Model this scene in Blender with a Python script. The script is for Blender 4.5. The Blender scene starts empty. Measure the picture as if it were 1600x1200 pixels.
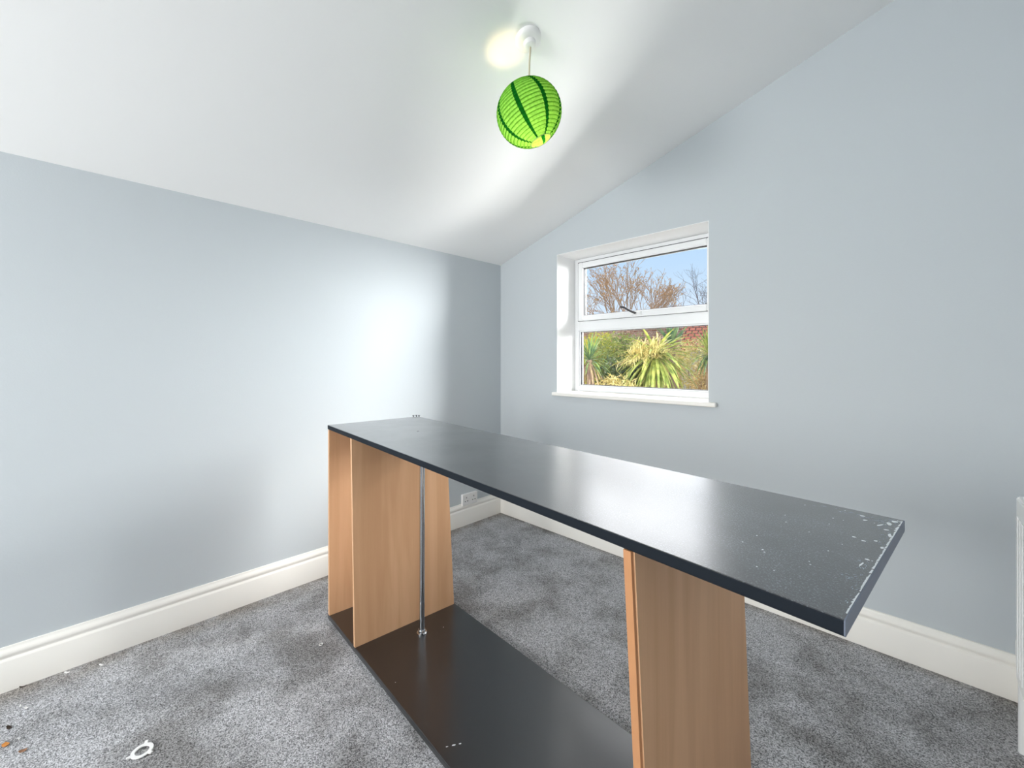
import bpy, bmesh, math, random
from mathutils import Vector, Matrix
random.seed(7)
PI = math.pi
scene = bpy.context.scene
COL = scene.collection

# ------------------------------------------------------------------ camera
FWD = Vector((-.69966, .71447, 0)); RGT = Vector((.71447, .69966, 0))
cam_d = bpy.data.cameras.new('camera'); cam = bpy.data.objects.new('camera', cam_d); COL.objects.link(cam)
cam_d.sensor_width = 36; cam_d.lens = 36 * 649 / 1600; cam_d.shift_y = -36 / 1600
cam_d.clip_start = .02; cam_d.clip_end = 200
cam.location = (2.58, -2.495, 1.3)
cam.rotation_euler = (PI / 2, 0, math.atan2(-FWD.x, FWD.y))
scene.camera = cam

# ------------------------------------------------------------------ view / exposure
vs = scene.view_settings
scene.display_settings.display_device = 'sRGB'
vs.view_transform = 'Standard'; vs.look = 'None'; vs.gamma = 1; vs.use_curve_mapping = False
vs.exposure = 0.12
cy = scene.cycles
cy.use_denoising = True
cy.max_bounces = 14; cy.diffuse_bounces = 8; cy.glossy_bounces = 6; cy.transparent_max_bounces = 16
cy.sample_clamp_indirect = 6

# ------------------------------------------------------------------ sky (blue low down, an added unseen bright patch higher up, for reflections and fill)
SKY_GLOW = 7.0
w = bpy.data.worlds.new('sky'); scene.world = w; w.use_nodes = True
nt = w.node_tree; nt.nodes.clear()
def N(t, typ, **kw):
    n = t.nodes.new(typ)
    for k, v in kw.items(): setattr(n, k, v)
    return n
def mathn(t, op, a, b=None, clamp=False):
    n = N(t, 'ShaderNodeMath', operation=op); n.use_clamp = clamp
    for i, v in enumerate((a, b)):
        if v is None: continue
        if isinstance(v, (int, float)): n.inputs[i].default_value = v
        else: t.links.new(v, n.inputs[i])
    return n.outputs[0]
def mapr(t, v, a, b, c, d, smooth=True):
    n = N(t, 'ShaderNodeMapRange'); n.interpolation_type = 'SMOOTHSTEP' if smooth else 'LINEAR'
    t.links.new(v, n.inputs[0])
    for i, x in enumerate((a, b, c, d)): n.inputs[i + 1].default_value = x
    return n.outputs[0]
def mixc(t, f, a, b, blend='MIX'):
    n = N(t, 'ShaderNodeMix', data_type='RGBA', blend_type=blend)
    for idx, v in ((0, f), (6, a), (7, b)):
        if isinstance(v, (int, float)): n.inputs[idx].default_value = v
        elif isinstance(v, (tuple, list)): n.inputs[idx].default_value = (*v[:3], 1)
        else: t.links.new(v, n.inputs[idx])
    return n.outputs[2]
tc = N(nt, 'ShaderNodeTexCoord'); sx = N(nt, 'ShaderNodeSeparateXYZ'); nt.links.new(tc.outputs['Generated'], sx.inputs[0])
elev = sx.outputs[2]
base = mixc(nt, mapr(nt, elev, 0.02, .26, 0, 1), (.80, .88, .98), (.53, .74, 1.0))
glow_mask = mathn(nt, 'MULTIPLY', mapr(nt, elev, .236, .262, 0, 1), mapr(nt, sx.outputs[1], .15, .5, 0, 1))
glow_mask = mathn(nt, 'MULTIPLY', glow_mask, mathn(nt, 'MULTIPLY', mapr(nt, elev, .70, .80, 1, 0), mapr(nt, sx.outputs[0], -.05, .2, 1, 0)))
sky_col = mixc(nt, glow_mask, base, (SKY_GLOW, SKY_GLOW * 1.0, SKY_GLOW * 1.03))
bg = N(nt, 'ShaderNodeBackground'); wo = N(nt, 'ShaderNodeOutputWorld')
nt.links.new(sky_col, bg.inputs[0]); bg.inputs[1].default_value = 1.0
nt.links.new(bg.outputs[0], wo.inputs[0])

# ------------------------------------------------------------------ sun on the garden, added area lights outside the windows as fill
sl = bpy.data.lights.new('sun', 'SUN'); so = bpy.data.objects.new('sun', sl); COL.objects.link(so)
sl.energy = 4.6; sl.angle = .01; sl.color = (1, .9, .74)
so.rotation_euler = Vector((1, .05, -.62)).to_track_quat('-Z', 'Y').to_euler()
so.location = (-8, 5, 9)
al = bpy.data.lights.new('rear_fill', 'AREA'); ao = bpy.data.objects.new('rear_fill', al); COL.objects.link(ao)  # added fill lamp behind the viewer, outside the added rear window
al.shape = 'RECTANGLE'; al.size = 1.9; al.size_y = 1.35; al.energy = 180; al.color = (1, .985, .97)
ao.location = (1.1, -5.55, 1.42); ao.rotation_euler = (PI / 2, 0, 0)
ao.rotation_euler = Vector((0, 1, 0)).to_track_quat('-Z', 'Z').to_euler()

gl_ = bpy.data.lights.new('low_fill', 'AREA'); go = bpy.data.objects.new('low_fill', gl_); COL.objects.link(go)  # added lamp hidden below the sill, aimed up to brighten the ceiling
gl_.shape = 'RECTANGLE'; gl_.size = 2.6; gl_.size_y = .8; gl_.energy = 430; gl_.color = (1, .985, .96)
go.location = (.55, .98, .15); go.rotation_euler = Vector((0, -.5, .87)).to_track_quat('-Z', 'Z').to_euler()

sd = bpy.data.lights.new('side_fill', 'AREA'); sdo = bpy.data.objects.new('side_fill', sd); COL.objects.link(sdo)  # added lamp out of view, brightens the left wall through the window
sd.shape = 'RECTANGLE'; sd.size = 1.5; sd.size_y = 1.2; sd.energy = 640; sd.color = (1, .99, .98)
sdo.location = (2.55, 1.75, 2.35); sdo.rotation_euler = (Vector((0, -1.0, 1.05)) - Vector((2.55, 1.75, 2.35))).to_track_quat('-Z', 'Z').to_euler()

# ------------------------------------------------------------------ materials
def new_mat(name):
    m = bpy.data.materials.new(name); m.use_nodes = True
    t = m.node_tree; b = t.nodes['Principled BSDF']
    return m, t, b
def lin(r, g, b):
    f = lambda c: ((c / 255 + .055) / 1.055) ** 2.4 if c > 10 else c / 255 / 12.92
    return (f(r), f(g), f(b))
def plain(name, col, rough=.5, metal=0, spec=.5, bump=0, bscale=200, var=0):
    m, t, b = new_mat(name)
    b.inputs['Base Color'].default_value = (*col, 1); b.inputs['Roughness'].default_value = rough
    b.inputs['Metallic'].default_value = metal; b.inputs['Specular IOR Level'].default_value = spec
    tcn = N(t, 'ShaderNodeTexCoord')
    if var:
        no = N(t, 'ShaderNodeTexNoise'); no.inputs['Scale'].default_value = 30; t.links.new(tcn.outputs['Object'], no.inputs[0])
        t.links.new(mixc(t, no.outputs[0], tuple(c * (1 - var) for c in col), tuple(min(1, c * (1 + var)) for c in col)), b.inputs['Base Color'])
    if bump:
        no = N(t, 'ShaderNodeTexNoise'); no.inputs['Scale'].default_value = bscale; t.links.new(tcn.outputs['Object'], no.inputs[0])
        bn = N(t, 'ShaderNodeBump'); bn.inputs['Strength'].default_value = bump; bn.inputs['Distance'].default_value = .002
        t.links.new(no.outputs[0], bn.inputs['Height']); t.links.new(bn.outputs[0], b.inputs['Normal'])
    return m
M = {}
M['wall'] = plain('blue_grey_paint', lin(193, 199, 203), .75, 0, .25, .12, 160)
M['ceil'] = plain('white_ceiling_paint', (.90, .90, .895), .85, 0, .2, .1, 60)
M['gloss_white'] = plain('white_gloss_paint', lin(240, 237, 231), .35, 0, .45, .05, 40)
M['plaster_white'] = plain('white_reveal_paint', (.86, .86, .86), .6, 0, .3)
M['upvc'] = plain('white_upvc', (.80, .81, .82), .3, 0, .5)
M['gasket'] = plain('dark_gasket', (.05, .05, .055), .6)
M['plastic_white'] = plain('white_plastic', (.82, .81, .80), .3, 0, .5)
M['dark_hole'] = plain('dark_hole', (.012, .012, .014), .7)
M['chrome'] = plain('chrome', (.60, .62, .65), .08, 1)
M['rad'] = plain('white_enamel', (.84, .85, .85), .3)
M['lever'] = plain('dark_grey_lever', (.05, .05, .055), .35)
M['fleck'] = plain('white_chip', (.75, .78, .8), .8, 0, .2, 0, 0, .15)
M['fleck_thin'] = plain('grey_scuff', (.36, .41, .45), .8, 0, .2, 0, 0, .5)
M['strip'] = plain('grey_edge_strip', lin(104, 112, 128), .5, 0, .5, 0, 0, .1)
M['cord'] = plain('beige_flex', lin(196, 184, 160), .5)
M['metal_dark'] = plain('dark_screw_metal', (.12, .12, .13), .4, .8)

# carpet
def carpet():
    m, t, b = new_mat('grey_twist_carpet')
    tcn = N(t, 'ShaderNodeTexCoord'); co = tcn.outputs['Object']
    def noise(sc, det=2, rough=.5, dist=0):
        n = N(t, 'ShaderNodeTexNoise'); n.inputs['Scale'].default_value = sc; n.inputs['Detail'].default_value = det
        n.inputs['Roughness'].default_value = rough; n.inputs['Distortion'].default_value = dist
        t.links.new(co, n.inputs[0]); return n.outputs[0]
    fine = noise(260, 2, .7)
    vor = N(t, 'ShaderNodeTexVoronoi'); vor.inputs['Scale'].default_value = 330; t.links.new(co, vor.inputs[0])
    tuft = N(t, 'ShaderNodeSeparateColor'); t.links.new(vor.outputs['Color'], tuft.inputs[0])
    sp = mathn(t, 'ADD', mathn(t, 'MULTIPLY', tuft.outputs[0], .55), mathn(t, 'MULTIPLY', fine, .6))
    sp = mapr(t, sp, .25, .9, 0, 1, False)
    patch = mathn(t, 'ADD', mathn(t, 'MULTIPLY', noise(4.2, 4, .65, .2), .65), mathn(t, 'MULTIPLY', noise(1.6, 2, .5, .4), .35))
    patch = mapr(t, patch, .36, .60, 0, 1)
    c1 = mixc(t, sp, lin(42, 41, 41), lin(180, 178, 178))
    c2 = mixc(t, sp, lin(68, 68, 71), lin(236, 236, 240))
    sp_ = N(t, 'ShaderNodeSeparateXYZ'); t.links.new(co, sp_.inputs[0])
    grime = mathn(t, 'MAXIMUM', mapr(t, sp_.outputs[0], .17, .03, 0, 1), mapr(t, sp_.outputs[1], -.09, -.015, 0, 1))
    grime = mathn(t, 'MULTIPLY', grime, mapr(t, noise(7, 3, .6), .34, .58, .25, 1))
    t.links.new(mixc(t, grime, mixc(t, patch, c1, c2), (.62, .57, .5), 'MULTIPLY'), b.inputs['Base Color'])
    b.inputs['Roughness'].default_value = 1; b.inputs['Specular IOR Level'].default_value = .05
    b.inputs['Sheen Weight'].default_value = .15
    bn = N(t, 'ShaderNodeBump'); bn.inputs['Strength'].default_value = .7; bn.inputs['Distance'].default_value = .006
    t.links.new(mathn(t, 'ADD', sp, mathn(t, 'MULTIPLY', patch, .6)), bn.inputs['Height']); t.links.new(bn.outputs[0], b.inputs['Normal'])
    return m
M['carpet'] = carpet()

# beech laminate: grain along local Z
def beech(name, a, c, sc=1.0):
    m, t, b = new_mat(name)
    tcn = N(t, 'ShaderNodeTexCoord'); mp = N(t, 'ShaderNodeMapping'); t.links.new(tcn.outputs['Object'], mp.inputs[0])
    mp.inputs['Scale'].default_value = (14 * sc, 14 * sc, .9)
    n1 = N(t, 'ShaderNodeTexNoise'); n1.inputs['Scale'].default_value = 1; n1.inputs['Detail'].default_value = 5; n1.inputs['Distortion'].default_value = .8
    t.links.new(mp.outputs[0], n1.inputs[0])
    mp2 = N(t, 'ShaderNodeMapping'); t.links.new(tcn.outputs['Object'], mp2.inputs[0]); mp2.inputs['Scale'].default_value = (260, 260, 9)
    n2 = N(t, 'ShaderNodeTexNoise'); n2.inputs['Scale'].default_value = 1; n2.inputs['Detail'].default_value = 3; t.links.new(mp2.outputs[0], n2.inputs[0])
    f = mathn(t, 'ADD', mathn(t, 'MULTIPLY', mapr(t, n1.outputs[0], .3, .7, 0, 1), .75), mathn(t, 'MULTIPLY', n2.outputs[0], .3))
    t.links.new(mixc(t, f, c, a), b.inputs['Base Color'])
    b.inputs['Roughness'].default_value = .42; b.inputs['Specular IOR Level'].default_value = .35
    return m
M['beech'] = beech('beech_laminate', lin(222, 177, 138), lin(203, 156, 117))
M['lipping'] = plain('orange_beech_edging', lin(190, 136, 94), .45, 0, .4, 0, 0, .06)

# black laminate with fine texture and dusty end
def black_lam(name, dusty):
    m, t, b = new_mat(name)
    tcn = N(t, 'ShaderNodeTexCoord'); co = tcn.outputs['Object']
    n = N(t, 'ShaderNodeTexNoise'); n.inputs['Scale'].default_value = 420; n.inputs['Detail'].default_value = 1; t.links.new(co, n.inputs[0])
    bn = N(t, 'ShaderNodeBump'); bn.inputs['Strength'].default_value = .22; bn.inputs['Distance'].default_value = .0006
    t.links.new(n.outputs[0], bn.inputs['Height']); t.links.new(bn.outputs[0], b.inputs['Normal'])
    col = (.018, .019, .022) if dusty else (.010, .0105, .012)
    sm = N(t, 'ShaderNodeTexNoise'); sm.inputs['Scale'].default_value = 5; sm.inputs['Detail'].default_value = 5; sm.inputs['Roughness'].default_value = .65; sm.inputs['Distortion'].default_value = .2
    t.links.new(co, sm.inputs[0])
    if dusty:
        s = N(t, 'ShaderNodeSeparateXYZ'); t.links.new(co, s.inputs[0])
        near = mapr(t, s.outputs[0], 1.25, 1.95, .12, 1)
        dn = N(t, 'ShaderNodeTexNoise'); dn.inputs['Scale'].default_value = 330; dn.inputs['Detail'].default_value = 2; dn.inputs['Roughness'].default_value = .8; t.links.new(co, dn.inputs[0])
        speck = mathn(t, 'MULTIPLY', mapr(t, dn.outputs[0], .5, .74, 0, 1), mapr(t, sm.outputs[0], .34, .66, .15, 1))
        speck = mathn(t, 'MULTIPLY', speck, near)
        film = mathn(t, 'MULTIPLY', mapr(t, sm.outputs[0], .40, .72, 0, .05), near)
        f = mathn(t, 'ADD', mathn(t, 'MULTIPLY', speck, .45), film)
        t.links.new(mixc(t, f, col, (.55, .62, .68)), b.inputs['Base Color'])
        t.links.new(mapr(t, sm.outputs[0], .3, .75, .29, .34), b.inputs['Roughness'])
    else:
        b.inputs['Base Color'].default_value = (*col, 1)
        t.links.new(mapr(t, sm.outputs[0], .35, .7, .30, .36), b.inputs['Roughness'])
    if dusty:
        b.inputs['IOR'].default_value = 1.75
        b.inputs['Coat Weight'].default_value = 1; b.inputs['Coat IOR'].default_value = 1.5; b.inputs['Coat Roughness'].default_value = .27
        b.inputs['Sheen Weight'].default_value = .12; b.inputs['Sheen Roughness'].default_value = .22; b.inputs['Sheen Tint'].default_value = (.9, .94, 1, 1)
    else:
        b.inputs['IOR'].default_value = 1.5
        b.inputs['Coat Weight'].default_value = 1; b.inputs['Coat IOR'].default_value = 1.48; b.inputs['Coat Roughness'].default_value = .2
    return m
M['black_top'] = black_lam('black_laminate_dusty', True)
M['black_edge'] = plain('black_edge_band', (.007, .011, .017), .6, 0, .16)
M['black_base'] = black_lam('black_laminate', False)

def glass():
    m = bpy.data.materials.new('window_glass'); m.use_nodes = True; t = m.node_tree; t.nodes.clear()
    tr = N(t, 'ShaderNodeBsdfTransparent'); gl = N(t, 'ShaderNodeBsdfGlossy'); gl.inputs['Roughness'].default_value = .01
    fr = N(t, 'ShaderNodeFresnel'); fr.inputs[0].default_value = 1.3; mx = N(t, 'ShaderNodeMixShader'); o = N(t, 'ShaderNodeOutputMaterial')
    tr.inputs[0].default_value = (.96, .97, .97, 1)
    t.links.new(fr.outputs[0], mx.inputs[0]); t.links.new(tr.outputs[0], mx.inputs[1]); t.links.new(gl.outputs[0], mx.inputs[2]); t.links.new(mx.outputs[0], o.inputs[0])
    return m
M['glass'] = glass()

def paper(name, col, trans=.6):
    m = bpy.data.materials.new(name); m.use_nodes = True; t = m.node_tree; t.nodes.clear()
    d = N(t, 'ShaderNodeBsdfDiffuse'); tl = N(t, 'ShaderNodeBsdfTranslucent'); mx = N(t, 'ShaderNodeMixShader'); o = N(t, 'ShaderNodeOutputMaterial')
    tcn = N(t, 'ShaderNodeTexCoord'); no = N(t, 'ShaderNodeTexNoise'); no.inputs['Scale'].default_value = 120; no.inputs['Detail'].default_value = 4
    t.links.new(tcn.outputs['Object'], no.inputs[0])
    c = mixc(t, mapr(t, no.outputs[0], .3, .7, 0, 1), tuple(x * .82 for x in col), tuple(min(1, x * 1.12) for x in col))
    t.links.new(mixc(t, 1.0, c, (.5, .5, .5), 'MULTIPLY'), d.inputs[0]); t.links.new(c, tl.inputs[0]); mx.inputs[0].default_value = trans
    t.links.new(d.outputs[0], mx.inputs[1]); t.links.new(tl.outputs[0], mx.inputs[2]); t.links.new(mx.outputs[0], o.inputs[0])
    return m
M['paper_light'] = paper('light_green_paper', lin(132, 205, 92), .13)
M['paper_dark'] = paper('dark_green_paper', lin(14, 92, 30), .13)
M['paper_rib'] = paper('green_paper_over_wire', lin(104, 176, 66), .12)
def emit(name, col, s):
    m, t, b = new_mat(name); b.inputs['Base Color'].default_value = (*col, 1)
    b.inputs['Emission Color'].default_value = (*col, 1); b.inputs['Emission Strength'].default_value = s
    return m
M['bulb'] = emit('lit_bulb_glass', (1, .70, .38), 135)

def leafy(name, a, c, sc=6, rough=.5, trans=.25):
    m, t, b = new_mat(name)
    tcn = N(t, 'ShaderNodeTexCoord'); no = N(t, 'ShaderNodeTexNoise'); no.inputs['Scale'].default_value = sc; no.inputs['Detail'].default_value = 3
    t.links.new(tcn.outputs['Object'], no.inputs[0])
    c_ = mixc(t, mapr(t, no.outputs[0], .32, .68, 0, 1), a, c)
    t.links.new(c_, b.inputs['Base Color']); b.inputs['Roughness'].default_value = rough
    tl = N(t, 'ShaderNodeBsdfTranslucent'); t.links.new(c_, tl.inputs[0]); mx = N(t, 'ShaderNodeMixShader'); mx.inputs[0].default_value = trans
    o = t.nodes['Material Output']; t.links.new(b.outputs[0], mx.inputs[1]); t.links.new(tl.outputs[0], mx.inputs[2]); t.links.new(mx.outputs[0], o.inputs[0])
    return m
M['sword'] = leafy('sword_leaf', lin(120, 138, 62), lin(190, 194, 104), 9)
M['sword_dark'] = leafy('dark_sword_leaf', lin(64, 98, 66), lin(140, 162, 84), 9)
M['blue_leaf'] = leafy('blue_green_leaf', lin(82, 118, 92), lin(138, 162, 112), 9)
M['dead_leaf'] = leafy('dry_leaf', lin(126, 98, 84), lin(186, 160, 120), 9)
M['straw'] = leafy('straw_panicle', lin(190, 172, 98), lin(236, 222, 160), 12)
M['shrub_green'] = leafy('shrub_green', lin(96, 116, 54), lin(168, 172, 84), 4)
M['shrub_yellow'] = leafy('shrub_yellow', lin(190, 186, 62), lin(232, 222, 90), 4)
M['shrub_tan'] = leafy('shrub_tan', lin(170, 140, 96), lin(222, 196, 140), 4)
M['shrub_dark'] = leafy('shrub_dark', lin(46, 66, 44), lin(110, 124, 66), 5)
M['pink_dry'] = leafy('pinkish_dry_twig', lin(176, 138, 118), lin(226, 194, 170), 5)
M['bud'] = leafy('brown_bud', lin(196, 146, 88), lin(226, 186, 130), 5)
M['bark'] = plain('grey_brown_bark', lin(150, 126, 104), .9, 0, .1, 0, 0, .25)
M['bark_dark'] = plain('grey_bark', lin(120, 112, 118), .9, 0, .1, 0, 0, .25)
M['bark_tan'] = plain('tan_bark', lin(186, 158, 130), .9, 0, .1, 0, 0, .2)
M['soil'] = plain('garden_soil', lin(120, 104, 72), 1, 0, .1, .5, 30, .4)
M['render_white'] = plain('white_render', lin(236, 232, 226), .9, 0, .1)

def tiles():
    m, t, b = new_mat('red_clay_tiles')
    tcn = N(t, 'ShaderNodeTexCoord'); mp = N(t, 'ShaderNodeMapping'); t.links.new(tcn.outputs['Object'], mp.inputs[0])
    br = N(t, 'ShaderNodeTexBrick'); t.links.new(tcn.outputs['UV'], br.inputs[0])
    br.inputs['Color1'].default_value = (*lin(206, 118, 92), 1); br.inputs['Color2'].default_value = (*lin(178, 92, 72), 1); br.inputs['Mortar'].default_value = (*lin(96, 52, 44), 1)
    br.inputs['Scale'].default_value = 1; br.inputs['Brick Width'].default_value = .3; br.inputs['Row Height'].default_value = .3; br.inputs['Mortar Size'].default_value = .035
    t.links.new(br.outputs[0], b.inputs['Base Color']); b.inputs['Roughness'].default_value = .85
    return m
M['tiles'] = tiles()
def brick():
    m, t, b = new_mat('pink_brick')
    tcn = N(t, 'ShaderNodeTexCoord'); br = N(t, 'ShaderNodeTexBrick'); mp = N(t, 'ShaderNodeMapping'); t.links.new(tcn.outputs['Object'], mp.inputs[0])
    mp.inputs['Rotation'].default_value = (PI / 2, 0, 0); t.links.new(mp.outputs[0], br.inputs[0])
    br.inputs['Color1'].default_value = (*lin(196, 150, 128), 1); br.inputs['Color2'].default_value = (*lin(172, 122, 102), 1); br.inputs['Mortar'].default_value = (*lin(206, 192, 176), 1)
    br.inputs['Scale'].default_value = 1; br.inputs['Brick Width'].default_value = .225; br.inputs['Row Height'].default_value = .075; br.inputs['Mortar Size'].default_value = .01
    t.links.new(br.outputs[0], b.inputs['Base Color']); b.inputs['Roughness'].default_value = .9
    return m
M['brick'] = brick()

# ------------------------------------------------------------------ mesh helpers
KEEP = []
def link(name, bm, mats, parent=None, smooth=False, bevel=0, loc=None):
    if bm not in KEEP: bmesh.ops.recalc_face_normals(bm, faces=bm.faces[:])
    me = bpy.data.meshes.new(name); bm.to_mesh(me); bm.free()
    for m in (mats if isinstance(mats, (list, tuple)) else [mats]): me.materials.append(m)
    o = bpy.data.objects.new(name, me); COL.objects.link(o)
    if parent: o.parent = parent
    if loc: o.location = loc
    if smooth:
        for p in me.polygons: p.use_smooth = True
        me.set_sharp_from_angle(angle=math.radians(42))
    if bevel:
        md = o.modifiers.new('soft_edges', 'BEVEL'); md.width = bevel; md.segments = 2; md.limit_method = 'ANGLE'; md.angle_limit = math.radians(35)
    return o
def BM(): return bmesh.new()
def prism(bm, bot, top, mi=0):
    n = len(bot)
    a = [bm.verts.new(p) for p in bot]; b = [bm.verts.new(p) for p in top]
    fs = [bm.faces.new(a[::-1]), bm.faces.new(b)]
    for i in range(n): fs.append(bm.faces.new((a[i], a[(i + 1) % n], b[(i + 1) % n], b[i])))
    for f in fs: f.material_index = mi
def box(bm, x0, x1, y0, y1, z0, z1, mi=0):
    prism(bm, [(x0, y0, z0), (x1, y0, z0), (x1, y1, z0), (x0, y1, z0)], [(x0, y0, z1), (x1, y0, z1), (x1, y1, z1), (x0, y1, z1)], mi)
def extrude_profile(bm, prof, p0, p1, up=Vector((0, 0, 1)), out=None):
    """prof: list of (out, up) points; swept from p0 to p1"""
    p0 = Vector(p0); p1 = Vector(p1)
    prism(bm, [p0 + out * a + up * b for a, b in prof], [p1 + out * a + up * b for a, b in prof])
def tube(bm, pts, rad, seg=8, cap=True):
    pts = [Vector(p) for p in pts]; rad = rad if isinstance(rad, (list, tuple)) else [rad] * len(pts)
    rings = []; prev = None
    for i, p in enumerate(pts):
        d = (pts[min(i + 1, len(pts) - 1)] - pts[max(i - 1, 0)]).normalized()
        if prev is None:
            ax = Vector((0, 0, 1)) if abs(d.z) < .9 else Vector((1, 0, 0))
            u = d.cross(ax).normalized()
        else:
            u = (prev - d * prev.dot(d)).normalized()
        prev = u; v = d.cross(u)
        rings.append([bm.verts.new(p + (u * math.cos(2 * PI * k / seg) + v * math.sin(2 * PI * k / seg)) * rad[i]) for k in range(seg)])
    for a, b in zip(rings, rings[1:]):
        for k in range(seg): bm.faces.new((a[k], a[(k + 1) % seg], b[(k + 1) % seg], b[k]))
    if cap and seg > 2: bm.faces.new(rings[0][::-1]); bm.faces.new(rings[-1])
def lathe(bm, prof, seg=32, mat=Matrix(), close=False):
    rings = []
    for r, z in prof:
        if r < 1e-6: rings.append([bm.verts.new(mat @ Vector((0, 0, z)))])
        else: rings.append([bm.verts.new(mat @ Vector((r * math.cos(2 * PI * k / seg), r * math.sin(2 * PI * k / seg), z))) for k in range(seg)])
    for a, b in zip(rings, rings[1:]):
        for k in range(seg):
            k2 = (k + 1) % seg
            if len(a) == 1 and len(b) == 1: continue
            if len(a) == 1: bm.faces.new((a[0], b[k2], b[k]))
            elif len(b) == 1: bm.faces.new((a[k], a[k2], b[0]))
            else: bm.faces.new((a[k], a[k2], b[k2], b[k]))
def thing(name, label=None, cat=None, loc=(0, 0, 0), rz=0, group=None, kind=None):
    o = bpy.data.objects.new(name, None); COL.objects.link(o); o.location = loc; o.rotation_euler = (0, 0, rz); o.empty_display_size = .1
    return tag(o, label, cat, group, kind)
def tag(o, label=None, cat=None, group=None, kind=None):
    if label: o['label'] = label
    if cat: o['category'] = cat
    if group: o['group'] = group
    if kind: o['kind'] = kind
    return o
def struct(o): o['kind'] = 'structure'; return o

# ------------------------------------------------------------------ room shell
LX, RX, BY, FY = 0.0, 2.88, 0.0, -5.2
Z0, SL = 2.124, .308
cz = lambda x: Z0 + SL * x
WX0, WX1, WZ0, WZ1 = .614, 1.7185, 1.042, 2.107      # window_1 opening
TH = .30

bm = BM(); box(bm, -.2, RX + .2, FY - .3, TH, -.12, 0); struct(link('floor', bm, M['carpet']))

bm = BM()
def wcol(x0, x1, zb, zt0, zt1, y0, y1):
    prism(bm, [(x0, y0, zb), (x1, y0, zb), (x1, y1, zb), (x0, y1, zb)], [(x0, y0, zt0), (x1, y0, zt1), (x1, y1, zt1), (x0, y1, zt0)])
e = .04
wcol(0, WX0, 0, cz(0) + e, cz(WX0) + e, 0, TH); wcol(WX1, RX, 0, cz(WX1) + e, cz(RX) + e, 0, TH)
wcol(WX0, WX1, 0, WZ0, WZ0, 0, TH); wcol(WX0, WX1, WZ1, cz(WX0) + e, cz(WX1) + e, 0, TH)
struct(link('wall_back', bm, M['wall']))
bm = BM(); box(bm, -.2, 0, FY - .3, TH, 0, Z0 + e); struct(link('wall_left', bm, M['wall']))
bm = BM(); box(bm, RX, RX + .2, FY - .3, TH, 0, cz(RX) + e); struct(link('wall_right', bm, M['wall']))
RW = (.15, 2.05, .75, 2.08)                              # opening for the added rear window
bm = BM(); y0, y1 = FY - .3, FY
wcol(0, RW[0], 0, cz(0) + e, cz(RW[0]) + e, y0, y1); wcol(RW[1], RX, 0, cz(RW[1]) + e, cz(RX) + e, y0, y1)
wcol(RW[0], RW[1], 0, RW[2], RW[2], y0, y1); wcol(RW[0], RW[1], RW[3], cz(RW[0]) + e, cz(RW[1]) + e, y0, y1)
struct(link('wall_front', bm, M['wall']))
bm = BM()
NX = 24; xa, xb = -.2, RX + .2
prism(bm, [(xa, y0, cz(xa)), (xb, y0, cz(xb)), (xb, TH, cz(xb)), (xa, TH, cz(xa))], [(xa, y0, cz(xa) + .2), (xb, y0, cz(xb) + .2), (xb, TH, cz(xb) + .2), (xa, TH, cz(xa) + .2)])
struct(link('ceiling', bm, M['ceil']))

# skirting boards: flat face, bead, ogee
PR = [(0, 0), (.021, 0), (.021, .118), (.0195, .1215), (.0175, .123), (.0165, .1255), (.0135, .1275), (.013, .131), (.0155, .136), (.0175, .141), (.0175, .147), (.0145, .154), (.0095, .160), (.0075, .164), (.0065, .170), (0, .171)]
bm = BM(); extrude_profile(bm, PR, (0, FY, 0), (0, 0, 0), out=Vector((1, 0, 0))); struct(link('baseboard_left', bm, M['gloss_white'], smooth=True))
bm = BM(); extrude_profile(bm, PR, (0, 0, 0), (RX, 0, 0), out=Vector((0, -1, 0))); struct(link('baseboard_back', bm, M['gloss_white'], smooth=True))
bm = BM(); extrude_profile(bm, PR, (RX, FY, 0), (RX, 0, 0), out=Vector((-1, 0, 0))); struct(link('baseboard_right', bm, M['gloss_white'], smooth=True))
bm = BM(); extrude_profile(bm, PR, (0, FY, 0), (RX, FY, 0), out=Vector((0, 1, 0))); struct(link('baseboard_front', bm, M['gloss_white'], smooth=True))

# ------------------------------------------------------------------ window_1
def frame_ring(bm, x0, x1, z0, z1, w_, y0, y1, wb=None):
    wb = wb or w_
    box(bm, x0, x0 + w_, y0, y1, z0, z1); box(bm, x1 - w_, x1, y0, y1, z0, z1)
    box(bm, x0 + w_, x1 - w_, y0, y1, z1 - w_, z1); box(bm, x0 + w_, x1 - w_, y0, y1, z0, z0 + wb)
win = thing('window_1', kind='structure', loc=(0, 0, 0))
SZ = 1.064
bm = BM(); q = .004
box(bm, WX0, WX0 + q, .0005, .226, SZ, WZ1); box(bm, WX1 - q, WX1, .0005, .226, SZ, WZ1); box(bm, WX0 + q, WX1 - q, .0005, .226, WZ1 - q, WZ1)
link('window_reveal', bm, M['plaster_white'], win)
bm = BM(); box(bm, .588, 1.765, -.034, 0, SZ - .026, SZ); box(bm, WX0, WX1, 0, .232, SZ - .022, SZ)
link('window_sill', bm, M['gloss_white'], win, bevel=.006)
fx0, fx1 = WX0 + q, WX1 - q; fz1 = WZ1 - q
bm = BM()
box(bm, fx0, .655, .225, .29, SZ, fz1); box(bm, fx1 - .037, fx1, .225, .29, SZ, fz1)
box(bm, .655, fx1 - .037, .225, .29, 2.073, fz1); box(bm, .655, fx1 - .037, .225, .29, SZ, 1.103); box(bm, .655, fx1 - .037, .225, .29, 1.5375, 1.613)
link('window_frame', bm, M['upvc'], win, bevel=.004)
ix1 = fx1 - .037
bm = BM(); frame_ring(bm, .655, ix1, 1.103, 1.5375, .009, .236, .27); link('glazing_bead', bm, M['upvc'], win, bevel=.003)
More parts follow.
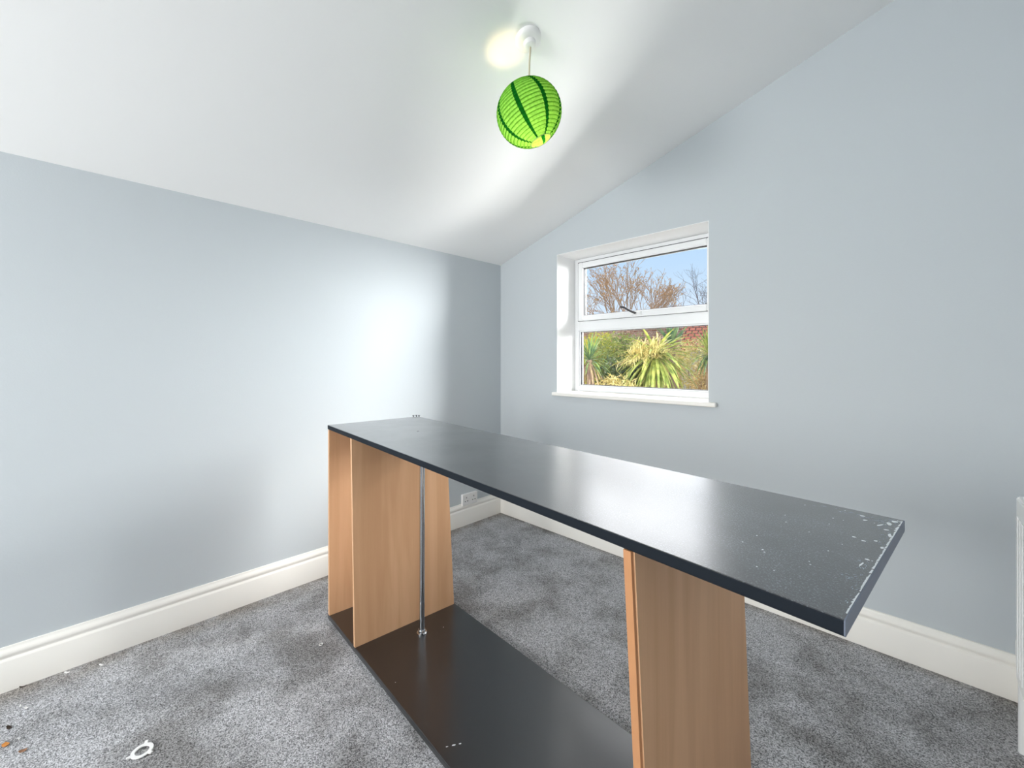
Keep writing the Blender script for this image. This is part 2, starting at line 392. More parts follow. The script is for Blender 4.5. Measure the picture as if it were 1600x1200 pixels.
bm = BM(); frame_ring(bm, .664, ix1 - .009, 1.112, 1.5285, .004, .246, .262); link('gasket', bm, M['gasket'], win)
bm = BM(); box(bm, .666, ix1 - .011, .25, .256, 1.114, 1.5265); link('glass_pane', bm, M['glass'], win)
sash = None
bm = BM(); frame_ring(bm, .657, ix1 - .002, 1.613, 2.071, .043, .212, .275); sash = link('opening_sash', bm, M['upvc'], win, bevel=.006)
bm = BM(); frame_ring(bm, .700, ix1 - .045, 1.656, 2.028, .004, .230, .262); link('gasket', bm, M['gasket'], sash)
bm = BM(); box(bm, .702, ix1 - .047, .246, .252, 1.658, 2.026); link('glass_pane', bm, M['glass'], sash)
bm = BM(); frame_ring(bm, .653, ix1 + .002, 1.611, 2.0755, .004, .219, .226); link('sash_seal', bm, M['gasket'], sash)
# handle on the sash's bottom rail
bm = BM(); box(bm, 1.125, 1.195, .200, .2125, 1.622, 1.650); h = link('handle_base', bm, M['upvc'], sash, bevel=.004)
bm = BM(); tube(bm, [(1.155, .198, 1.637), (1.15, .188, 1.642), (1.135, .170, 1.650), (1.118, .150, 1.664), (1.103, .135, 1.676), (1.085, .118, 1.680)], [.009, .009, .008, .0075, .008, .009], 10)
link('handle_lever', bm, M['lever'], sash, smooth=True)

# added rear window, unseen behind the viewer, lets in the fill light
w2 = thing('fill_window', kind='structure')
bm = BM(); frame_ring(bm, RW[0], RW[1], RW[2], RW[3], .06, FY - .22, FY - .15); box(bm, 1.07, 1.13, FY - .22, FY - .15, RW[2] + .06, RW[3] - .06)
link('window_frame', bm, M['upvc'], w2, bevel=.005)
for x0, x1 in ((RW[0] + .06, 1.07), (1.13, RW[1] - .06)):
    bm = BM(); box(bm, x0, x1, FY - .19, FY - .184, RW[2] + .06, RW[3] - .06); link('glass_pane', bm, M['glass'], w2)
bm = BM(); box(bm, RW[0] - .03, RW[1] + .03, FY - .15, FY + .03, RW[2] - .025, RW[2]); link('window_sill', bm, M['gloss_white'], w2, bevel=.005)

# ------------------------------------------------------------------ wardrobe carcass on its side
wd = thing('wardrobe', 'long black and beech wardrobe carcass lying on its side in mid room', 'wardrobe', (.445, -1.647, 0), math.atan2(-.0900, .9962))
wd.rotation_euler.z = -math.atan2(.0900, .9962)
ZT, ZU, ZB = .976, .954, .022
L = 2.078; WV = .503
tw = lambda s: .041 * s                                    # the lower side panel is twisted a little
# upper side panel with rounded long edges
bm = BM()
prof = [(0, ZU + .003), (.003, ZU), (WV - .003, ZU), (WV, ZU + .003), (WV, ZT - .0025), (WV - .001, ZT - .0008), (WV - .0025, ZT), (.0025, ZT), (.001, ZT - .0008), (0, ZT - .0025)]
prism(bm, [(0, v, z) for v, z in prof], [(L - .0015, v, z) for v, z in prof])
for f in bm.faces:
    if f.calc_center_median().z < ZT - .0012: f.material_index = 1
up = link('upper_side_panel', bm, [M['black_top'], M['black_edge']], wd); up['label'] = 'dusty black upper side panel'
bm = BM(); prism(bm, [(L - .0015, v, z) for v, z in prof], [(L, v, z) for v, z in prof]); link('edge_strip', bm, M['strip'], up)
# jagged white wear line beside the edge strip, chips and scuffs
def flake(bm, pts, z, t=.0004):
    prism(bm, [(a, b, z) for a, b in pts], [(a, b, z + t) for a, b in pts])
def blob(bm, s, v, ls, lv, z, ang=0, n=9):
    pts = []
    for k in range(n):
        a = 2 * PI * k / n; r = random.uniform(.6, 1.1); x, y = ls * r * math.cos(a), lv * r * math.sin(a)
        pts.append((s + x * math.cos(ang) - y * math.sin(ang), v + x * math.sin(ang) + y * math.cos(ang)))
    flake(bm, pts, z)
bm = BM(); v = .02
while v < .49:
    dv = random.uniform(.008, .02); wdt = random.choice([.0012, .0016, .002, .003, .0045 if v > .28 else .002])
    w2_ = random.choice([.001, .0018, .0026])
    flake(bm, [(L - .0018 - wdt, v), (L - .0018, v), (L - .0018, v + dv), (L - .0018 - w2_, v + dv)], ZT); v += dv * random.choice([1, 1, 1, 1.3])
for s, v_, a, b, an in [(2.017, .468, .006, .003, .5), (2.026, .442, .005, .003, 1), (2.066, .476, .008, .005, 1.2), (2.060, .455, .004, .012, .3), (2.062, .410, .006, .003, .6), (2.050, .432, .011, .0022, 1.2), (2.071, .38, .003, .012, .1),
                        (2.029, .322, .004, .0022, .2), (2.044, .314, .004, .0022, .2), (2.058, .33, .003, .003, 0), (2.063, .228, .0035, .003, 0), (2.06, .20, .012, .0014, 1.45), (2.071, .303, .003, .006, 0)]:
    blob(bm, s, v_, a, b, ZT, an)
for k in range(24): blob(bm, random.uniform(1.9, 2.07), random.uniform(.05, .49), random.uniform(.0008, .0018), random.uniform(.0008, .0016), ZT)
link('worn_chips', bm, M['fleck'], up)['kind'] = 'stuff'
bm = BM()
for s, v_, a, b, an, n_ in [(2.056, .140, .010, .012, .9, 16), (2.055, .44, .014, .035, .9, 40), (2.062, .465, .010, .022, 1.0, 30), (2.066, .36, .006, .04, 1.2, 22), (2.06, .20, .008, .02, 1.45, 14), (2.03, .465, .02, .012, .5, 14), (2.068, .1, .004, .06, 1.5, 16), (1.98, .47, .05, .012, .2, 18)]:
    for _ in range(n_):
        blob(bm, s + random.uniform(-a, a), v_ + random.uniform(-b, b), random.uniform(.0012, .004), random.uniform(.0003, .0007), ZT - .0001, an + random.gauss(0, .25), 6)
link('scuff_marks', bm, M['fleck_thin'], up)['kind'] = 'stuff'
bm = BM(); lathe(bm, [(0, ZT + .0006), (.0042, ZT + .0006), (.0046, ZT)], 14, Matrix.Translation((.467, .258, 0))); link('screw_hole', bm, M['dark_hole'], up)
# fixings sticking up at the far corner
for s, v_ in ((.004, .472), (.006, .490), (.022, .4985)):
    bm = BM(); mt = Matrix.Translation((s, v_, 0)); lathe(bm, [(0, ZT), (.0032, ZT), (.0032, ZT + .006), (.006, ZT + .0065), (.006, ZT + .0095), (0, ZT + .011)], 12, mt)
    f = link('corner_fixing', bm, M['metal_dark'], wd, smooth=True); f['label'] = 'small dark metal fixing at far corner'
# lower side panel
bm = BM(); fb = [(0, .0, 0), (L, tw(L), 0), (L, .525 + tw(L), 0), (0, .525, 0)]
prism(bm, fb, [(a, b, ZB) for a, b, c in fb])
lo = link('lower_side_panel', bm, M['black_base'], wd, bevel=.003); lo['label'] = 'black lower side panel on the carpet'
bm = BM()
for s, v_, a, b in ((1.0155, .076, .005, .0018), (1.025, .096, .0075, .0028), (1.0345, .115, .0055, .002), (.472, .39, .0022, .0022), (.645, .066, .0015, .0015)):
    blob(bm, s, v_, a, b, ZB, 1.15)
link('paint_flecks', bm, M['fleck'], lo)['kind'] = 'stuff'
# upright beech boards between the two side panels
def board(name, s0, s1, vt0, vt1, vb0, vb1, ds=.007, label=None):
    bm = BM()
    prism(bm, [(s0 + ds, vb0, ZB), (s1 + ds, vb0, ZB), (s1 + ds, vb1, ZB), (s0 + ds, vb1, ZB)], [(s0, vt0, ZU), (s1, vt0, ZU), (s1, vt1, ZU), (s0, vt1, ZU)])
    o = link(name, bm, M['beech'], wd)
    if label: o['label'] = label
    bm = BM(); e_ = .0012
    prism(bm, [(s0 + ds, vb0 - e_, ZB), (s1 + ds, vb0 - e_, ZB), (s1 + ds, vb0, ZB), (s0 + ds, vb0, ZB)], [(s0, vt0 - e_, ZU), (s1, vt0 - e_, ZU), (s1, vt0, ZU), (s0, vt0, ZU)])
    return o, bm
o, b2 = board('end_board', .004, .022, .002, .495, .003, .515, 0, 'beech end board at the far end'); link('edge_strip', b2, M['beech'], o)
o, b2 = board('shelf', .317, .333, .004, .490, .016, .533, .008, 'full-depth beech shelf beside the rail'); link('edge_strip', b2, M['beech'], o)
o, b2 = board('bottom_board', 1.757, 1.773, .006, .482, .074, .56, .004, 'beech board near the viewer end')
b2.free()
bm = BM()
prism(bm, [(1.7575, .066, ZB), (1.7735, .066, ZB), (1.7735, .0735, ZB), (1.7575, .0735, ZB)], [(1.7535, -.001, ZU), (1.7695, -.001, ZU), (1.7695, .0055, ZU), (1.7535, .0055, ZU)])
link('edge_strip', bm, M['lipping'], o)['label'] = 'orange beech front edge strip'
# hanging rail
bm = BM(); tube(bm, [(.441, .292, ZB + .004), (.449, .290, ZU - .004)], .0125, 24); rail = link('hanging_rail', bm, M['chrome'], wd, smooth=True); rail['label'] = 'chrome hanging rail'
for (s, v_, z0, d) in ((.441, .292, ZB, 1), (.449, .290, ZU, -1)):
    bm = BM(); mt = Matrix.Translation((s, v_, z0)) @ Matrix.Scale(d, 4, (0, 0, 1))
    lathe(bm, [(0, 0), (.0235, 0), (.0235, .004), (.0215, .006), (.0165, .0065), (.0165, .0165), (.0155, .018), (.0127, .018)], 28, mt)
    fl = link('rail_flange', bm, M['chrome'], rail, smooth=True)
    bm = BM(); dv = Vector((.42, -.9, 0)).normalized() * .0168
    tube(bm, [Vector((s, v_, z0 + d * .011)) + dv * .9, Vector((s, v_, z0 + d * .011)) + dv * 1.05], .0035, 10); link('grub_screw', bm, M['dark_hole'], rail)

# ------------------------------------------------------------------ pendant with green paper lantern
lp = Vector((1.474, -1.275, cz(1.474)))
pen = thing('pendant_light', 'lit pendant with green striped paper lantern hanging from sloping white ceiling', 'light', tuple(lp))
nrm = Vector((SL, 0, -1)).normalized(); rot = Vector((0, 0, 1)).rotation_difference(nrm).to_matrix().to_4x4()
bm = BM(); lathe(bm, [(0, -.004), (.052, -.004), (.053, .004), (.051, .012), (.044, .019), (.030, .023), (.026, .024), (.022, .040), (.016, .044), (.007, .045), (0, .045)], 40, rot)
link('ceiling_rose', bm, M['plastic_white'], pen, smooth=True)
LC = lp + Vector((.004, .004, -.277)) + FWD * .036                    # lantern centre
axis = (RGT * .40 + FWD * .03 - Vector((0, 0, 1)) * .91).normalized()
lrot = Vector((0, 0, -1)).rotation_difference(axis).to_matrix().to_4x4()
bot = LC - lp
hold = bot + Vector((0, 0, .025)) - axis * .01
bm = BM(); st = Vector(nrm) * .044
tube(bm, [st, Vector((st.x * .6, 0, -.10)), Vector((bot.x * .8 + 0.0, bot.y * .8, -.19)), hold + Vector((0, 0, .03))], .0035, 10)
link('flex', bm, M['cord'], pen, smooth=True)
bm = BM(); lathe(bm, [(0, .032), (.008, .03), (.017, .02), (.018, -.03), (0, -.03)], 20, Matrix.Translation(hold)); link('bulb_holder', bm, M['plastic_white'], pen, smooth=True)
bm = BM(); bc = hold - Vector((0, 0, .074)); lathe(bm, [(0, .034), (.012, .032), (.014, .024), (.022, .012), (.029, -.004), (.027, -.02), (.016, -.031), (0, -.034)], 24, Matrix.Translation(bc)); link('bulb', bm, M['bulb'], pen, smooth=True)
# paper globe: ribbed bands, eight dark stripes; open at both ends
bm = BM(); KEEP.append(bm)
NR, SEG = 22, 136; RA, RZ = .133, .125; op = .044
a0 = math.asin(op / RA); prof = []
for i in range(NR * 4 + 1):
    a = a0 + (PI - 2 * a0) * i / (NR * 4); ph = (i % 4) / 4
    r = RA * (1 - .03 * math.sin(PI * ph))
    prof.append((r * math.sin(a), RZ * (1 - .03 * math.sin(PI * ph)) * math.cos(a)))
mt = Matrix.Translation(bot) @ lrot @ Matrix.Rotation(.30, 4, 'Z')
rings = [[bm.verts.new(mt @ Vector((r * math.cos(2 * PI * k / SEG), r * math.sin(2 * PI * k / SEG), z))) for k in range(SEG)] for r, z in prof]
for ri, (a, b) in enumerate(zip(rings, rings[1:])):
    for k in range(SEG):
        f = bm.faces.new((a[k], a[(k + 1) % SEG], b[(k + 1) % SEG], b[k])); f.material_index = 1 if k % 17 < 3 else (2 if ri % 4 == 0 else 0)
sh = link('lantern_shade', bm, [M['paper_light'], M['paper_dark'], M['paper_rib']], pen, smooth=True); sh['label'] = 'green paper globe with dark green stripes'
# wire spreader and rims
bm = BM()
for zz in (RZ * math.cos(a0), -RZ * math.cos(a0)):
    tube(bm, [mt @ Vector((op * math.cos(2 * PI * k / 32), op * math.sin(2 * PI * k / 32), zz)) for k in range(33)], .0012, 6)
for sgn in (-1, 1):
    tube(bm, [mt @ Vector((sgn * op, 0, RZ * math.cos(a0))), mt @ Vector((sgn * .03, 0, 0)), mt @ Vector((sgn * op, 0, -RZ * math.cos(a0)))], .0012, 6)
tube(bm, [mt @ Vector((-.03, 0, 0)), mt @ Vector((.03, 0, 0))], .0012, 6)
link('wire_frame', bm, M['metal_dark'], pen)

# ------------------------------------------------------------------ socket
sk = thing('wall_socket', 'white double plug socket on the left wall above the skirting, near the corner', 'socket', (0, -.361, .202))
bm = BM(); box(bm, .0, .016, -.074, .074, -.044, .044); link('back_box', bm, M['plastic_white'], sk, bevel=.003)
bm = BM(); box(bm, .016, .024, -.0765, .0765, -.046, .046); pl = link('face_plate', bm, M['plastic_white'], sk, bevel=.004)
for c in (-.038, .038):
    for dy, dz, a, b in ((0, .016, .0028, .006), (-.012, -.012, .005, .003), (.012, -.012, .005, .003)):
        bm = BM(); box(bm, .0235, .0246, c + dy - a, c + dy + a, dz - b, dz + b); link('pin_slot', bm, M['dark_hole'], pl)
for c in (-.010, .010):
    bm = BM(); box(bm, .023, .0275, c - .0055, c + .0055, .012, .030); r_ = link('rocker_switch', bm, M['plastic_white'], pl, bevel=.001)

# ------------------------------------------------------------------ radiator at the right edge
ra = thing('radiator', 'white panel radiator on the right wall, cut off by the photo edge', 'radiator', (RX, -.445, 0))
Lr = 1.0; z0, z1 = .289, .868; xf = -.080
bm = BM(); prism(bm, [(xf, -Lr, z0 + .012), (xf + .012, -Lr, z0), (xf + .012, 0, z0), (xf, 0, z0 + .012)], [(xf, -Lr, z1), (xf + .012, -Lr, z1), (xf + .012, 0, z1), (xf, 0, z1)])
for k in range(24): box(bm, xf - .004, xf, -Lr + .03 + k * .04, -Lr + .05 + k * .04, z0 + .05, z1 - .05)
link('front_panel', bm, M['rad'], ra, bevel=.003)
bm = BM(); box(bm, -.034, -.022, -Lr, 0, z0, z1); link('rear_panel', bm, M['rad'], ra, bevel=.003)
bm = BM(); box(bm, xf + .002, -.022, -.004, 0, z0 + .03, z1 + .004); link('side_cover', bm, M['rad'], ra, bevel=.002)
bm = BM(); box(bm, xf + .002, -.022, -Lr, -Lr + .004, z0 + .03, z1 + .004); link('side_cover', bm, M['rad'], ra, bevel=.002)
bm = BM(); box(bm, xf + .006, -.022, -Lr, 0, z1, z1 + .006)
for k in range(30): box(bm, xf + .012, -.03, -Lr + .02 + k * .033, -Lr + .03 + k * .033, z1 + .006, z1 + .009)
link('top_grille', bm, M['rad'], ra)
bm = BM(); box(bm, -.022, -.0015, -.2, -.17, z0 + .1, z1 - .1); link('wall_bracket', bm, M['rad'], ra)
bm = BM(); box(bm, -.022, -.0015, -Lr + .17, -Lr + .2, z0 + .1, z1 - .1); link('wall_bracket', bm, M['rad'], ra)
bm = BM(); tube(bm, [(-.053, .118, 0), (-.053, .118, .22), (-.053, .11, .30), (-.053, .09, .33), (-.053, .0, .335)], .011, 14); link('pipe', bm, M['rad'], ra, smooth=True)
bm = BM(); lathe(bm, [(0, 0), (.022, 0), (.024, .02), (.024, .06), (.018, .07), (0, .07)], 20, Matrix.Translation((-.053, .05, .335))); link('valve', bm, M['plastic_white'], ra, smooth=True)

# ------------------------------------------------------------------ litter on the carpet
bm = BM(); n = 40; c = (0, 0)
def ringmesh(bm, ri, ro, z0, z1, n=40):
    R_ = [[bm.verts.new((r * math.cos(2 * PI * k / n), r * math.sin(2 * PI * k / n), z)) for k in range(n)] for r, z in ((ri, z0), (ro, z0), (ro, z1), (ri, z1))]
    for j in range(4):
        a, b = R_[j], R_[(j + 1) % 4]
        for k in range(n): bm.faces.new((a[k], a[(k + 1) % n], b[(k + 1) % n], b[k]))
ringmesh(bm, .0185, .0295, .004, .008)
for ang in (158, 275, 34):
    a = math.radians(ang); d = Vector((math.cos(a), math.sin(a), 0)); p_ = Vector((-d.y, d.x, 0))
    prism(bm, [d * .028 - p_ * .005 + Vector((0, 0, .004)), d * .039 - p_ * .0042 + Vector((0, 0, .005)), d * .039 + p_ * .0042 + Vector((0, 0, .005)), d * .028 + p_ * .005 + Vector((0, 0, .004))],
          [d * .028 - p_ * .005 + Vector((0, 0, .008)), d * .039 - p_ * .0042 + Vector((0, 0, .010)), d * .039 + p_ * .0042 + Vector((0, 0, .010)), d * .028 + p_ * .005 + Vector((0, 0, .008))])
rg = link('lamp_ring', bm, M['plastic_white'], None, bevel=.001, loc=(.738, -2.369, 0)); tag(rg, 'white three-lugged plastic ring lying on the grey carpet', 'plastic ring')
bm = BM(); ringmesh(bm, .006, .0085, .001, .004, 20); link_o = link('split_ring', bm, M['plastic_white'], None, loc=(.624, -1.748, 0)); tag(link_o, 'tiny white ring on the carpet by the wardrobe corner', 'plastic ring')
def scrap(name, label, cat, x, y, lx, ly, ang, mat, curl=.004):
    bm = BM(); nx, ny = 5, 3; g = []
    for i in range(nx):
        row = []
        for j in range(ny):
            u, v = i / (nx - 1) * 2 - 1, j / (ny - 1) * 2 - 1
            wd_ = (1 - .45 * u * u) * random.uniform(.8, 1.15)
            row.append(Vector((u * lx, v * ly * wd_, .0015 + curl * abs(u) ** 2 * random.uniform(.5, 1.2))))
        g.append(row)
    ca, sa = math.cos(ang), math.sin(ang); T = lambda p: (p.x * ca - p.y * sa, p.x * sa + p.y * ca, p.z)
    vb = [[bm.verts.new(T(p)) for p in r] for r in g]; vt = [[bm.verts.new(T(p + Vector((0, 0, .0012)))) for p in r] for r in g]
    for i in range(nx - 1):
        for j in range(ny - 1):
            bm.faces.new((vb[i][j], vb[i][j + 1], vb[i + 1][j + 1], vb[i + 1][j])); bm.faces.new((vt[i][j], vt[i + 1][j], vt[i + 1][j + 1], vt[i][j + 1]))
    for i in range(nx - 1):
        for j in (0, ny - 1):
            bm.faces.new((vb[i][j], vb[i + 1][j], vt[i + 1][j], vt[i][j]))
    for j in range(ny - 1):
        for i in (0, nx - 1): bm.faces.new((vb[i][j], vb[i][j + 1], vt[i][j + 1], vt[i][j]))
    return tag(link(name, bm, mat, None, loc=(x, y, 0)), label, cat, 'litter on the carpet')
M['leaf_orange'] = plain('orange_leaf', lin(206, 138, 72), .7, 0, .2, 0, 0, .3)
M['leaf_brown'] = plain('brown_leaf', lin(150, 112, 88), .7, 0, .2, 0, 0, .3)
M['leaf_dark'] = plain('dark_leaf', lin(62, 52, 44), .8, 0, .2, 0, 0, .3)
scrap('paper_scrap', 'thin white paint flake against the left skirting board', 'scrap', .046, -2.555, .010, .004, .9, M['plastic_white'])
scrap('paper_scrap', 'thin white curl of plastic, the farther scrap along the left skirting', 'scrap', .087, -2.455, .011, .003, .5, M['plastic_white'])
scrap('paper_scrap', 'white crumb on the carpet at far left, well out from the skirting', 'scrap', .196, -2.655, .008, .005, .6, M['plastic_white'])
scrap('paper_scrap', 'tiny white crumb beside a larger one near the left skirting', 'scrap', .166, -2.672, .004, .003, .2, M['plastic_white'])
scrap('paper_scrap', 'minute white crumb between the dry leaf bits at bottom left', 'scrap', .372, -2.660, .005, .002, .8, M['plastic_white'])
scrap('leaf_scrap', 'orange dry leaf bit on the carpet at bottom left corner', 'leaf', .375, -2.690, .011, .008, .4, M['leaf_orange'])
scrap('leaf_scrap', 'brown crumpled leaf bit on the carpet right of the orange one', 'leaf', .449, -2.646, .010, .007, 1.2, M['leaf_brown'])
scrap('leaf_scrap', 'dark leaf bit on the carpet behind the orange one', 'leaf', .280, -2.690, .012, .005, .5, M['leaf_dark'])
scrap('leaf_scrap', 'dark twig-like bit against the foot of the left skirting', 'leaf', .030, -2.676, .010, .003, 1.2, M['leaf_dark'])
scrap('paper_scrap', 'white speck on the carpet under the window near the corner', 'scrap', .586, -.169, .004, .003, .2, M['plastic_white'])
scrap('paper_scrap', 'white speck on the carpet near the window wall skirting', 'scrap', 1.142, -.082, .004, .003, .2, M['plastic_white'])

# ------------------------------------------------------------------ outside
bm = BM(); box(bm, -30, 30, TH, 45, -.3, -.14); struct(link('ground', bm, M['soil']))

def sword(bm, base, d, length, width, droop, seg=6, mi=0):
    d = Vector(d).normalized(); side = d.cross(Vector((0, 0, 1)))
    side = side.normalized() if side.length > .05 else Vector((1, 0, 0))
    p = Vector(base); prevs = None
    for i in range(seg + 1):
        t = i / seg; wv = width * (.55 + .9 * t if t < .4 else 1.0) * (1 - max(0, (t - .45) / .55) ** 1.6)
        up_ = side.cross(d).normalized()
        row = (bm.verts.new(p - side * wv * .5 + up_ * wv * .18), bm.verts.new(p), bm.verts.new(p + side * wv * .5 + up_ * wv * .18))
        if prevs:
            for a in (0, 1):
                f = bm.faces.new((prevs[a], prevs[a + 1], row[a + 1], row[a])); f.material_index = mi
        prevs = row
        d = (d + Vector((0, 0, -1)) * droop / seg * (.4 + 1.4 * t)).normalized(); p = p + d * length / seg
def rosette(bm, c, n, length, width, lo=-.9, hi=1.4, droop=.9, mi=0, mi_low=None):
    for i in range(n):
        az = i * 2.39996 + random.uniform(-.25, .25); t = (i + .5) / n
        el = lo + (hi - lo) * t
        d = Vector((math.cos(az) * math.cos(el), math.sin(az) * math.cos(el), math.sin(el)))
        m_ = mi_low if (mi_low is not None and t < .3) else mi
        sword(bm, Vector(c) + d * .03, d, length * random.uniform(.75, 1.1), width * random.uniform(.8, 1.15), droop * (1 - .5 * max(0, el)) * random.uniform(.7, 1.3), 6, m_)
def leafcloud(bm, c, rx, ry, rz, n, size, shell=.5, thin=1.0):
    for _ in range(n):
        while True:
            u = Vector((random.uniform(-1, 1), random.uniform(-1, 1), random.uniform(-1, 1)))
            if shell < u.length < 1: break
        p = Vector(c) + Vector((u.x * rx, u.y * ry, u.z * rz)) * random.uniform(.9, 1.08)
        d = Vector((random.gauss(0, 1), random.gauss(0, 1), random.gauss(.2, 1))).normalized()
        sd = d.orthogonal().normalized() * size * .35 * thin; sd.rotate(Matrix.Rotation(random.uniform(0, 6.28), 3, d))
        l = size * random.uniform(.6, 1.3)
        bm.faces.new([bm.verts.new(q_) for q_ in (p, p + d * l * .5 + sd, p + d * l, p + d * l * .5 - sd)])
def keepbm():
    b = BM(); KEEP.append(b); return b

def cordyline(label, x, y, zc, n, length, width, mats, trunk_r=.05, lo=-1.0, hi=1.45, group=None):
    t = thing('cordyline', label, 'plant', (x, y, -.14), group=group)
    bm = keepbm(); rosette(bm, (0, 0, zc + .14), n, length, width, lo, hi, .9, 0, 1); link('foliage', bm, mats, t)
    bm = BM(); tube(bm, [(.02, 0, 0), (-.01, .01, (zc + .14) * .5), (0, 0, zc + .16)], [trunk_r * 1.3, trunk_r, trunk_r], 10); link('trunk', bm, M['bark'], t, smooth=True)
    return t
big = cordyline('large cordyline with straw flower heads and long drooping sword leaves outside window', -.36, 3.70, 1.40, 130, .78, .055, [M['sword'], M['sword']], .07, -1.25, hi=.75)
bm = keepbm()
for i in range(44):                                       # branching straw panicles
    az = random.uniform(0, 6.28); el = random.uniform(-.1, 1.0)
    d = Vector((math.cos(az) * math.cos(el), math.sin(az) * math.cos(el), math.sin(el))); p = Vector((-.02, -.32, 1.52)); L_ = random.uniform(.25, .48)
    for s_ in range(24):
        t_ = random.uniform(.25, 1); q0 = p + d * L_ * t_ + Vector((0, 0, -.12 * t_ * t_))
        dd = (d + Vector((random.gauss(0, .8), random.gauss(0, .8), random.gauss(0, .8)))).normalized()
        sword(bm, q0, dd, random.uniform(.07, .15), .011, .5, 3)
link('flower_head', bm, M['straw'], big)
cordyline('small cordyline with dry brown skirt, leftmost plant seen through window', -1.18, 3.12, 1.30, 80, .46, .035, [M['sword_dark'], M['dead_leaf']], .05, -1.4)
cordyline('cordyline with narrow green leaves beside the red-roofed house', -.10, 5.30, 1.42, 70, .50, .04, [M['sword'], M['sword_dark']], .05, -.8)
ag = thing('agave', 'upright blue-green broad-leaved tuft rising behind the large cordyline', 'plant', (-.60, 4.85, -.14))
bm = keepbm()
for i in range(16):
    az = i * 2.4; el = random.uniform(.75, 1.45); d = Vector((math.cos(az) * math.cos(el), math.sin(az) * math.cos(el), math.sin(el)))
    sword(bm, Vector((0, 0, 1.70)) + d * .03, d, random.uniform(.36, .52), .085, .15, 6)
link('foliage', bm, M['blue_leaf'], ag)
bm = BM(); tube(bm, [(0, 0, 0), (.03, .02, .8), (0, 0, 1.74)], [.08, .06, .06], 10); link('trunk', bm, M['bark'], ag, smooth=True)

def shrub(label, x, y, rx, ry, z0, z1, n, size, mat, thin=1.0, shell=.45, stems=7, name='shrub'):
    t = thing(name, label, 'shrub', (x, y, -.14), group='shrubs behind the cordylines')
    bm = keepbm(); leafcloud(bm, (0, 0, (z0 + z1) / 2 + .14), rx, ry, (z1 - z0) / 2, n, size, shell, thin); link('foliage', bm, mat, t)
    bm = BM()
    for k in range(stems):
        a = random.uniform(0, 6.28); r = random.uniform(.2, .8)
        tube(bm, [(.05 * math.cos(a), .05 * math.sin(a), 0), (rx * r * .5 * math.cos(a), ry * r * .5 * math.sin(a), (z0 + z1) / 2 * .6), (rx * r * math.cos(a), ry * r * math.sin(a), z0 + (z1 - z0) * .75 + .14)], [.02, .014, .005], 5)
    link('stem', bm, M['bark'], t)
    return t
shrub('low dark green shrub between the small and large cordylines', -1.02, 4.05, .55, .35, .5, 1.42, 2600, .11, M['shrub_dark'], .5, .3)
shrub('fine-leaved olive green shrub behind the small cordyline', -1.75, 5.0, .75, .4, .5, 1.88, 3800, .10, M['shrub_green'], .35, .3)
shrub('bright yellow-flowered shrub seen at left of the lower pane', -2.75, 5.8, .7, .4, .6, 2.0, 2600, .08, M['shrub_yellow'], .6, .4)
shrub('straw-coloured wispy shrub behind the agave tuft', -.75, 6.6, 1.1, .5, .4, 1.78, 4200, .12, M['straw'], .25, .3)
shrub('tan dry shrub at right edge of the lower pane', -.20, 5.75, .38, .3, .2, 1.35, 2200, .09, M['shrub_tan'], .5, .3)
shrub('pale gold grassy shrub at foot of the cordylines', -.85, 3.35, .5, .22, .3, 1.06, 2000, .13, M['straw'], .2, .3)
shrub('pinkish dry hedge-like shrub along the garden wall', -4.6, 9.3, 2.2, .5, .5, 2.5, 4600, .14, M['pink_dry'], .3, .3)

gw = thing('garden_wall', 'pinkish brick garden wall behind the shrubs', 'wall', (-6.2, 10.6, -.14))
bm = BM(); box(bm, -3.4, 3.4, -.11, .11, 0, 2.5); link('brickwork', bm, M['brick'], gw)
bm = BM(); box(bm, -3.43, 3.43, -.15, .15, 2.5, 2.56); link('coping', bm, M['render_white'], gw)

def bare_tree(label, x, y, h, spread, trunk_h, mat, buds=None, seed=1, rbase=.09, depth=6):
    rnd = random.Random(seed); t = thing('bare_tree', label, 'tree', (x, y, -.14), group='bare trees beyond the garden')
    tb, bb, lb = BM(), keepbm(), keepbm()
    def grow(p, d, l, r, k):
        q1 = p + d * l * .5 + Vector((rnd.gauss(0, .05), rnd.gauss(0, .05), rnd.gauss(0, .03))) * l
        q2 = p + d * l
        tube(bb, [p, q1, q2], [r, r * .85, r * .7], 4 if k > 1 else 6, False)
        if k >= depth:
            if buds:
                for _ in range(1):
                    c_ = p.lerp(q2, rnd.random()); dd = Vector((rnd.gauss(0, 1), rnd.gauss(0, 1), rnd.gauss(0, 1))).normalized(); s_ = dd.orthogonal().normalized() * .018
                    ll = rnd.uniform(.05, .09); lb.faces.new([lb.verts.new(v_) for v_ in (c_, c_ + dd * ll * .5 + s_, c_ + dd * ll, c_ + dd * ll * .5 - s_)])
            return
        for j in range(3 if k < 4 else 2):
            nd = (d + Vector((rnd.gauss(0, spread), rnd.gauss(0, spread), rnd.gauss(.12, spread * .6)))).normalized()
            grow(q2 if j else p.lerp(q2, rnd.uniform(.6, 1)), nd, l * rnd.uniform(.66, .86), max(.006, r * .62), k + 1)
    tube(tb, [(0, 0, 0), (.05, .03, trunk_h * .5), (0, 0, trunk_h)], [rbase * 1.3, rbase, rbase * .9], 10)
    link('trunk', tb, mat, t, smooth=True)
    n0 = 6
    for j in range(n0):
        a = 2 * PI * j / n0 + rnd.uniform(-.3, .3); el = rnd.uniform(.55, 1.2)
        grow(Vector((0, 0, trunk_h - .05)), Vector((math.cos(a) * math.cos(el), math.sin(a) * math.cos(el), math.sin(el))), h * rnd.uniform(.8, 1.1), rbase * .5, 1)
    link('branches', bb, mat, t)
    if buds: link('buds', lb, buds, t)
    return t
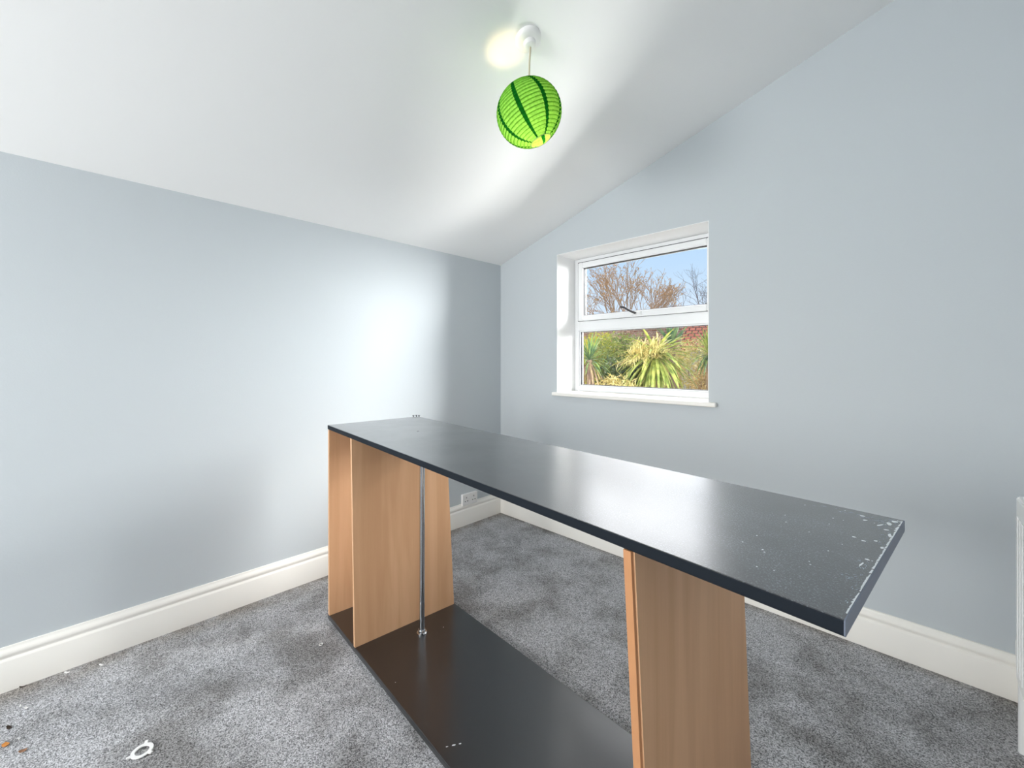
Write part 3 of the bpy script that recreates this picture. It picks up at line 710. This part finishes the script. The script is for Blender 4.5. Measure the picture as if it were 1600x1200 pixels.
bare_tree('spreading bare tree tinged with orange-brown buds seen in upper pane', -5.5, 11.95, 1.12, .36, 1.5, M['bark_tan'], M['bud'], 3, .09, 7)
bare_tree('small grey bare tree at right edge of upper pane', -9.9, 33.0, 1.7, .5, 3.4, M['bark_dark'], None, 5, .12)

# house with red tiled roof beyond the garden
hs = thing('house', 'white house with red clay tile roof at right edge of lower pane', 'house', (-5.0, 18.6, -.14), .25)
bm = BM(); box(bm, -1.2, 6, 0, 5, 0, 2.05); link('wall', bm, M['render_white'], hs)
bm = BM(); KEEP.append(bm); uvl = bm.loops.layers.uv.new('UVMap')
def roofq(p):
    f = bm.faces.new([bm.verts.new(v_) for v_ in p])
    a = Vector(p[0]); ux = (Vector(p[1]) - a).normalized(); uy = (Vector(p[3]) - a).normalized()
    for lo_ in f.loops: lo_[uvl].uv = ((lo_.vert.co - a).dot(ux), (lo_.vert.co - a).dot(uy))
roofq([(-1.5, -.3, 2.0), (6.3, -.3, 2.0), (6.3, 2.5, 3.95), (-1.5, 2.5, 3.95)]); roofq([(6.3, 5.3, 2.0), (-1.5, 5.3, 2.0), (-1.5, 2.5, 3.95), (6.3, 2.5, 3.95)])
roofq([(-1.5, -.3, 1.93), (6.3, -.3, 1.93), (6.3, 2.5, 3.88), (-1.5, 2.5, 3.88)]); roofq([(-1.5, -.3, 1.93), (6.3, -.3, 1.93), (6.3, -.3, 2.0), (-1.5, -.3, 2.0)])
roofq([(-1.5, -.3, 1.93), (-1.5, 2.5, 3.88), (-1.5, 2.5, 3.95), (-1.5, -.3, 2.0)])
rf = link('roof', bm, M['tiles'], hs)
bm = BM(); box(bm, -1.15, -.85, 2.3, 2.75, 3.6, 4.42); box(bm, -1.2, -.8, 2.25, 2.8, 4.42, 4.48); link('chimney', bm, M['brick'], hs)
bm = BM(); prism(bm, [(-1.2, .0, 2.05), (-1.2, 5, 2.05), (-1.2, 2.5, 3.85)], [(-1.1, .0, 2.05), (-1.1, 5, 2.05), (-1.1, 2.5, 3.85)]); link('gable', bm, M['render_white'], hs)
